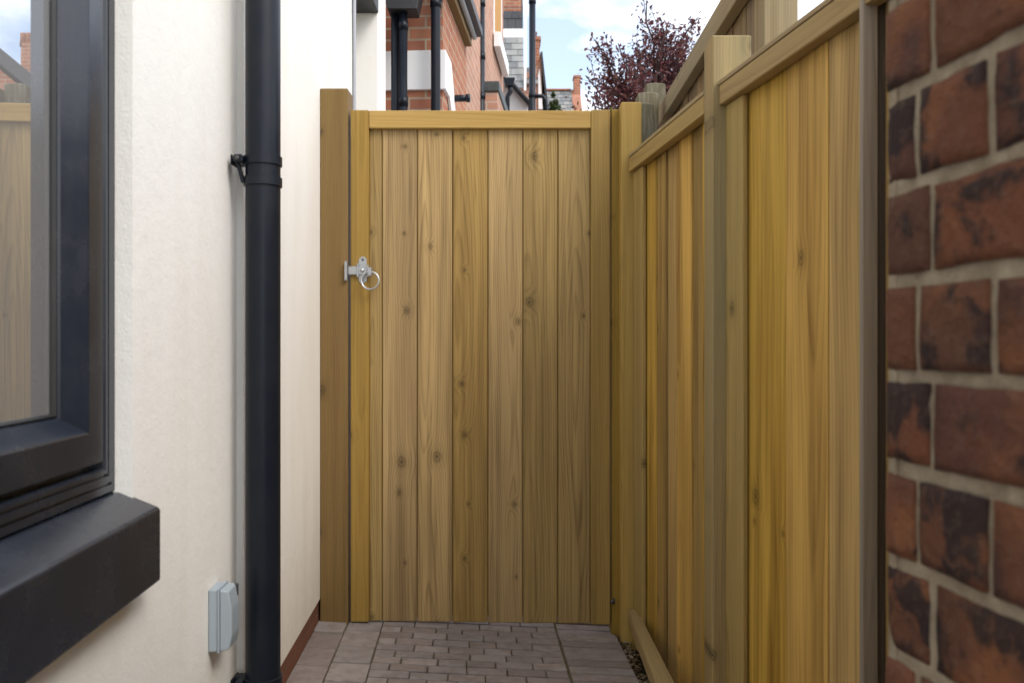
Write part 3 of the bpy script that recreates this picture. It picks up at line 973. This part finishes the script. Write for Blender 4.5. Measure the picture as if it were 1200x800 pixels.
b3_window(2.45, 3.35, 4.33, 5.8, 'white_paint', 'orange_reveal')
w = MB()
w.box(0.001, 0.05, 0.12, 0.5, 3.62, 3.78, 0.006)
w.build('stone_lintel', M['path'], b3)
w = MB()
w.box(0.0, 0.15, 1.42, 3.0, -0.1, cz(109, 8.2), 0.004)
w.build('bay', M['pink_brick'], b3)
w = MB()
w.box(0.0, 0.165, 1.40, 3.05, cz(109, 8.2) + 0.001, cz(97, 8.2), 0.006)
w.build('canopy', M['green_black'], b3)

# white lean-to with dark sloping gutter
lt = thing('white_lean_to', 'white gabled lean-to with a black sloping gutter beyond the pink house', 'lean-to', (0, 0, 0))
w = MB()
q = [at(585, 150, 12.3), at(585, 92, 12.3), at(598, 99, 12.3), at(619, 123, 12.3), at(619, 150, 12.3)]
q[0].z = q[-1].z = 0
w.prism(q, (0, 1.6, 0))
w.build('wall', M['white_paint'], lt)
w = MB()
a, b = at(596, 94, 12.2), at(621, 122, 12.2)
w.tube([a, b], 0.036, 14)
w.tube([a + Vector((0, 1.7, 0)), b + Vector((0, 1.7, 0))], 0.036, 14)
w.prism([at(585, 88, 12.2), at(598, 93, 12.2), at(621, 120, 12.2), at(621, 122.5, 12.2), at(598, 96, 12.2), at(585, 91, 12.2)], (0, 1.75, 0))
w.build('roof_edge', M['soffit'], lt)
w = MB()
a = at(597, 96, 12.05)
w.prism([a + Vector((-0.06, 0, -0.05)), a + Vector((0.055, 0, -0.05)), a + Vector((0.08, 0, 0.06)), a + Vector((-0.09, 0, 0.06))], (0, 0.12, 0))
w.tube([a + Vector((0.01, 0.05, -0.03)), a + Vector((0.01, 0.05, -0.13)), a + Vector((-0.03, 0.05, -0.2)), a + Vector((-0.03, 0.05, -a.z))], 0.034, 16)
w.build('hopper', M['pipe'], lt)


def slates(mb, p0, ex, eu, nx, nu, wdt, gauge, rs, mi=0):
    """courses of lapped slates on a slope: origin p0, along ex, up-slope eu"""
    nrm = ex.cross(eu).normalized()
    for j in range(nu):
        off = (j % 2) * wdt * 0.5
        for i in range(-1, nx + 1):
            a = max(0, i * wdt + off + 0.004)
            b = min(nx * wdt, (i + 1) * wdt + off - 0.004)
            if b - a < 0.02:
                continue
            l = rs.uniform(-0.006, 0.006)
            o = p0 + ex * a + eu * (j * gauge + l) + nrm * 0.022
            pts = [o, o + ex * (b - a), o + ex * (b - a) + eu * gauge * 1.35 - nrm * 0.02, o + eu * gauge * 1.35 - nrm * 0.02]
            mb.prism(pts, -nrm * 0.012, mi, rs.random())


# slate roofed house
rs = random.Random(21)
b4 = thing('slate_roofed_house', 'house with a steep grey slate roof and white verge beyond the lean-to', 'house', (0, 0, 0))
Y4 = 18.0
el, er = at(540, 104, Y4), at(614, 104, Y4)
ex = Vector((1, 0, 0))
eu = Vector((0, math.cos(R(48)), math.sin(R(48))))
nu = 8
gauge = (at(600, 37, Y4 + 1.0).z - el.z) / eu.z / nu
w = MB()
w.prism([(el.x, Y4 + 0.1, 0), (er.x - 0.03, Y4 + 0.1, 0), (er.x - 0.03, Y4 + 0.1, el.z), (el.x, Y4 + 0.1, el.z)], (0, 5, 0))
top = el + eu * gauge * nu
w.prism([(el.x, Y4 + 0.12, el.z), (el.x, top.y + 0.02, top.z), (el.x, Y4 + 4.9, el.z)], (er.x - el.x - 0.05, 0, 0))
w.box(at(560, 0, 19.4).x, at(611, 0, 19.4).x, top.y + 0.1, Y4 + 5, el.z, 12.5)
w.build('wall', M['red_brick'], b4)
w = MB()
slates(w, Vector((el.x, Y4, el.z)), ex, eu, 5, nu, (er.x - el.x) / 5, gauge, rs)
w.build('roof', M['slate'], b4)
w = MB()
w.box(el.x, er.x + 0.01, top.y - 0.04, top.y + 0.09, top.z - 0.02, top.z + 0.20, 0.02)
w.build('flashing', M['white_paint'], b4)
w = MB()
up0 = Vector((at(594.5, 0, top.y + 0.1).x - 0.36, top.y + 0.06, top.z + 0.22))
eu2 = Vector((0, 0.12, 1.0)).normalized()
slates(w, up0, ex, eu2, 4, 10, 0.18, 0.25, rs)
w.build('slate_cladding', M['dark_slate'], b4)
w = MB()
w.prism([(er.x + 0.0, Y4 - 0.08, el.z - 0.06), (er.x + 0.045, Y4 - 0.08, el.z - 0.06), (er.x + 0.10, top.y + 0.05, top.z + 2.2), (er.x + 0.05, top.y + 0.05, top.z + 2.2)], (0, 0.06, 0.0))
w.build('verge_board', M['white_upvc'], b4)

# chimney house
b5 = thing('chimney_house', 'narrow brick house end with a tall chimney and one pot, right of the soil pipe', 'house', (0, 0, 0))
Y5 = 21.0
w = MB()
q = [at(600, 128, Y5), at(600, 96, Y5), at(627, 80, Y5), at(634.5, 66, Y5), at(641.5, 128, Y5)]
q[0].z = q[-1].z = 0
w.prism(q, (0, 5, 0))
w.build('wall', M['pink_brick'], b5)
w = MB()
w.prism([at(633, 62, Y5 - 0.1), at(635.5, 60, Y5 - 0.1), at(643, 128, Y5 - 0.1), at(640.8, 128, Y5 - 0.1)], (0, 5.2, 0))
w.build('gutter', M['soffit'], b5)
w = MB()
w.prism([at(630.5, 88, Y5 - 0.05), at(632.5, 80, Y5 - 0.05), at(636, 128, Y5 - 0.05), at(631, 128, Y5 - 0.05)], (0, 0.045, 0))
w.build('barge_board', M['white_upvc'], b5)
w = MB()
p0 = at(600, 99, Y5 - 0.12)
slates(w, p0, ex, Vector((0, 0.6, 0.8)), 6, 3, (at(631, 0, Y5).x - p0.x) / 6, 0.2, rs)
w.build('roof', M['slate'], b5)
w = MB()
a, b = at(622, 43, Y5 + 0.4), at(632.5, 80, Y5 + 0.4)
w.box(a.x, b.x, Y5 + 0.4, Y5 + 0.95, b.z - 1.0, a.z - 0.10)
w.box(a.x - 0.03, b.x + 0.03, Y5 + 0.37, Y5 + 0.98, a.z - 0.099, a.z, 0.01)
ch = w.build('chimney', M['red_brick'], b5)
w = MB()
pc = at(626.5, 40, Y5 + 0.7)
w.tube([(pc.x, Y5 + 0.68, a.z), (pc.x, Y5 + 0.68, a.z + 0.14), (pc.x, Y5 + 0.68, a.z + 0.17), (pc.x, Y5 + 0.68, a.z + 0.20)], [0.07, 0.058, 0.07, 0.07], 14)
w.build('chimney_pot', M['pot'], ch)

# far house
b6 = thing('distant_house', 'small distant house with grey slate roof, red ridge and brick end stack', 'house', (0, 0, 0))
Y6 = 25.0
w = MB()
lo, hi = at(630, 136, Y6), at(673, 107, Y6 + 1)
w.box(lo.x, at(681, 0, Y6).x, Y6 + 0.2, Y6 + 5, 0, lo.z)
w.prism([(at(672.5, 0, Y6).x, Y6, lo.z), (at(672.5, 0, Y6).x, Y6 + 1.0, hi.z + 0.05), (at(672.5, 0, Y6).x, Y6 + 5, lo.z)], (0.26, 0, 0))
w.prism([(lo.x, Y6 + 0.22, lo.z), (lo.x, Y6 + 1.0, hi.z - 0.03), (lo.x, Y6 + 4.9, lo.z)], (1.0, 0, 0))
w.build('wall', M['red_brick'], b6)
w = MB()
e6 = Vector((0, 1.0, hi.z - lo.z)).normalized()
slates(w, Vector((lo.x, Y6, lo.z)), ex, e6, 6, 7, (at(672.3, 0, Y6).x - lo.x) / 6, (hi - Vector((hi.x, Y6, lo.z))).length / 7, rs)
w.build('roof', M['slate'], b6)
w = MB()
w.box(lo.x, at(672, 0, Y6).x, Y6 + 0.92, Y6 + 1.08, hi.z + 0.0, hi.z + 0.06, 0.02)
w.build('ridge', M['ridge'], b6)
w = MB()
a, b = at(672.5, 92, Y6 + 0.9), at(680, 110, Y6 + 0.9)
w.box(a.x, b.x, Y6 + 0.8, Y6 + 1.2, b.z - 0.1, a.z)
w.box(a.x - 0.02, b.x + 0.02, Y6 + 0.78, Y6 + 1.22, a.z + 0.0005, a.z + 0.06)
w.build('chimney', M['red_brick'], b6)

# gabled house on the right, seen mirrored in the window
b7 = thing('gabled_house', 'red brick gabled house with big chimney mirrored in the window glass', 'house', (0, 0, 0))
gn = Vector((1, 0.05, 0)).normalized()
gp0 = H @ Vector((-0.064, 0.9, 0))


def mir(px_, py_, Y):
    v = at(px_, py_, Y)
    return v - gn * (2 * (v - gp0).dot(gn))


YV = 15.0
q = [mir(-130, 300, YV), mir(-130, 165, YV), mir(-32, 55, YV), mir(95, 160, YV), mir(95, 300, YV)]
q[0].z = q[-1].z = 0
back = mir(-30, 60, YV + 5) - mir(-30, 60, YV)
back.z = 0
w = MB()
w.prism(q, back)
w.build('wall', M['red_brick'], b7)
w = MB()
hwd = (mir(95, 160, YV) - mir(-32, 55, YV)).normalized()
for (pa, pb) in ((mir(-32, 51, YV), mir(99, 159, YV)), (mir(-32, 51, YV), mir(-137, 165, YV))):
    fwd = -back.normalized() * 0.12
    pa, pb = pa + fwd, pb + fwd
    w.prism([pa, pb, pb + Vector((0, 0, 0.28)), pa + Vector((0, 0, 0.28))], back * 1.03)
w.build('roof', M['dark_slate'], b7)
w = MB()
base = mir(36, 100, YV + 2.0)
a = mir(26, 50, YV + 2.0)
bb = mir(52, 50, YV + 2.0)
dx = (bb - a)
dy = back.normalized() * 0.6
ct = a.z
w.prism([Vector((a.x, a.y, base.z - 2)), Vector((bb.x, bb.y, base.z - 2)), Vector((bb.x, bb.y, ct)), Vector((a.x, a.y, ct))], dy)
ch = w.build('chimney', M['red_brick'], b7)
w = MB()
for s in (0.15, 0.4, 0.65, 0.9):
    c = Vector((a.x, a.y, ct)) + dx * s + dy * 0.5
    w.tube([c, c + Vector((0, 0, 0.22)), c + Vector((0, 0, 0.26))], [0.09, 0.075, 0.085], 12)
w.build('chimney_pots', M['ridge'], ch)

# ------------------------------------------------------------------ plants
def leafquad(mb, p, s, rg, rnd):
    tb = bmesh.new()
    vs = [tb.verts.new(q) for q in ((-s, 0, 0), (-s * .2, -s * .52, s * .12), (s, 0, 0), (-s * .2, s * .52, s * .12))]
    tb.faces.new(vs)
    m = Matrix.Translation(p) @ Matrix.Rotation(rg.uniform(0, 6.28), 4, 'Z') @ Matrix.Rotation(rg.uniform(-1.1, 1.1), 4, 'Y') @ Matrix.Rotation(rg.uniform(-1.2, 1.2), 4, 'X')
    for v in tb.verts:
        v.co = m @ v.co
    mb.take(tb, 0, rnd)


def tree(name, label, base, h0, rad, hh, nl, leaf, lm, seed, twigs=34, up=0.5, per=26):
    rg = random.Random(seed)
    th = thing(name, label, 'tree', base)
    tr, lf = MB(), MB()
    tr.tube([(0, 0, -0.1), (0.02, 0, h0 * 0.5), (0, 0.02, h0)], [0.07 * rad + 0.02, 0.055 * rad + 0.015, 0.045 * rad + 0.012], 10)
    for i in range(nl):
        a = i * 2.4 + rg.uniform(-0.4, 0.4)
        el = rg.uniform(0.1, 1.35)
        L = rad * rg.uniform(0.75, 1.1)
        d = Vector((math.cos(a) * math.cos(el), math.sin(a) * math.cos(el), math.sin(el) * hh / rad))
        p0 = Vector((0, 0, h0 * rg.uniform(0.86, 1.0)))
        pts = [p0]
        for k in range(1, 7):
            q = p0 + d * L * k / 6 + Vector((rg.uniform(-1, 1), rg.uniform(-1, 1), rg.uniform(-1, 1))) * 0.05 * rad
            pts.append(q)
        tr.tube(pts, [0.022 * rad * (1 - 0.14 * k) + 0.003 for k in range(7)], 6)
        for _ in range(twigs // 4):
            k = rg.uniform(0.3, 1.0)
            s = pts[min(6, int(k * 6))]
            dd = (d.normalized() * 0.8 + Vector((rg.gauss(0, .6), rg.gauss(0, .6), rg.gauss(0, .5) + up * 0.4))).normalized()
            tl = rad * rg.uniform(0.16, 0.42)
            e = s + dd * tl
            mid = (s + e) / 2 + Vector((0, 0, 0.03 * rad))
            tr.tube([s, mid, e], [0.0045, 0.0035, 0.002], 4)
            for _k in range(per):
                f = rg.random() ** 0.7
                c = s + (e - s) * f + Vector((rg.gauss(0, 1), rg.gauss(0, 1), rg.gauss(0, 1))) * 0.05 * rad
                leafquad(lf, c, leaf * rg.uniform(0.6, 1.25), rg, min(1, max(0, rg.gauss(0.45, 0.25))))
    tr.build('trunk', M['bark'], th)
    lf.build('crown', M[lm], th)
    return th


tree('purple_tree', 'purple leaved tree rising above the fence against the sky', ((763 - 600) / F * 9, 9.0, -0.1), 3.3, 0.90, 1.5, 44, 0.026, 'purple_leaf', 5, twigs=52, per=26)
tree('green_tree', 'small green tree between the chimney house and the distant house', (at(645, 0, 23.5).x, 23.5, -0.1), 7.25, 0.42, 0.9, 14, 0.05, 'green_leaf', 8, twigs=30, per=22)
tree('yellow_shrub', 'yellow green shrub top showing just over the gate', (at(708, 0, 6).x, 6.0, -0.1), 2.53, 0.28, 0.24, 10, 0.022, 'yellow_leaf', 12, twigs=24, per=16)

# ------------------------------------------------------------------ camera
cd = bpy.data.cameras.new('camera')
cam = bpy.data.objects.new('camera', cd)
col.objects.link(cam)
cam.location = (0, 0, EYE)
cam.rotation_euler = (R(90), 0, 0)
cd.sensor_width = 36
cd.lens = 30
cd.clip_start = 0.02
cd.clip_end = 1000
cd.dof.use_dof = True
cd.dof.focus_distance = 2.9
cd.dof.aperture_fstop = 6.3
sc.camera = cam

# ------------------------------------------------------------------ light
SUN_EL, SUN_AZ = 46.0, 132.0       # azimuth measured clockwise from +y (ahead) - sun behind the camera, a little to the right
world = bpy.data.worlds.new('World')
sc.world = world
world.use_nodes = True
nt = world.node_tree
bg = nt.nodes['Background']
sky = nt.nodes.new('ShaderNodeTexSky')
sky.sky_type = 'NISHITA'
sky.sun_disc = False
sky.sun_elevation = R(SUN_EL)
sky.sun_rotation = R(SUN_AZ)
sky.air_density = 1.0
sky.dust_density = 1.5
# broken cloud, laid out by direction
tc = nt.nodes.new('ShaderNodeTexCoord')
mpn = nt.nodes.new('ShaderNodeMapping')
mpn.inputs['Scale'].default_value = (1.0, 1.0, 2.2)
mpn.inputs['Location'].default_value = (0.35, 0.1, 0.2)
nt.links.new(tc.outputs['Generated'], mpn.inputs[0])
nz2 = nt.nodes.new('ShaderNodeTexNoise')
nz2.inputs['Scale'].default_value = 3.2
nz2.inputs['Detail'].default_value = 6
nz2.inputs['Roughness'].default_value = 0.55
nt.links.new(mpn.outputs[0], nz2.inputs['Vector'])
rmp = nt.nodes.new('ShaderNodeValToRGB')
rmp.color_ramp.elements[0].position = 0.41
rmp.color_ramp.elements[0].color = (0.15, 0.15, 0.15, 1)
rmp.color_ramp.elements[1].position = 0.64
rmp.color_ramp.elements[1].color = (1, 1, 1, 1)
nt.links.new(nz2.outputs[0], rmp.inputs[0])
mixn = nt.nodes.new('ShaderNodeMix')
mixn.data_type = 'RGBA'
nt.links.new(rmp.outputs[0], mixn.inputs[0])
nt.links.new(sky.outputs[0], mixn.inputs[6])
mixn.inputs[7].default_value = (9.2, 9.4, 9.8, 1)
nt.links.new(mixn.outputs[2], bg.inputs[0])
bg.inputs[1].default_value = 0.145

sl = bpy.data.lights.new('sun', 'SUN')
sl.energy = 1.25
sl.angle = R(24)
sl.color = (1.0, 0.94, 0.86)
so = bpy.data.objects.new('sun', sl)
col.objects.link(so)
az = R(SUN_AZ)
dirv = Vector((math.sin(az) * math.cos(R(SUN_EL)), math.cos(az) * math.cos(R(SUN_EL)), math.sin(R(SUN_EL))))
so.rotation_euler = (-dirv).to_track_quat('-Z', 'Y').to_euler()

vs = sc.view_settings
vs.view_transform = 'Standard'
vs.look = 'None'
vs.gamma = 1.0
vs.use_curve_mapping = False
vs.exposure = 0.9
sc.cycles.max_bounces = 10
sc.cycles.diffuse_bounces = 6
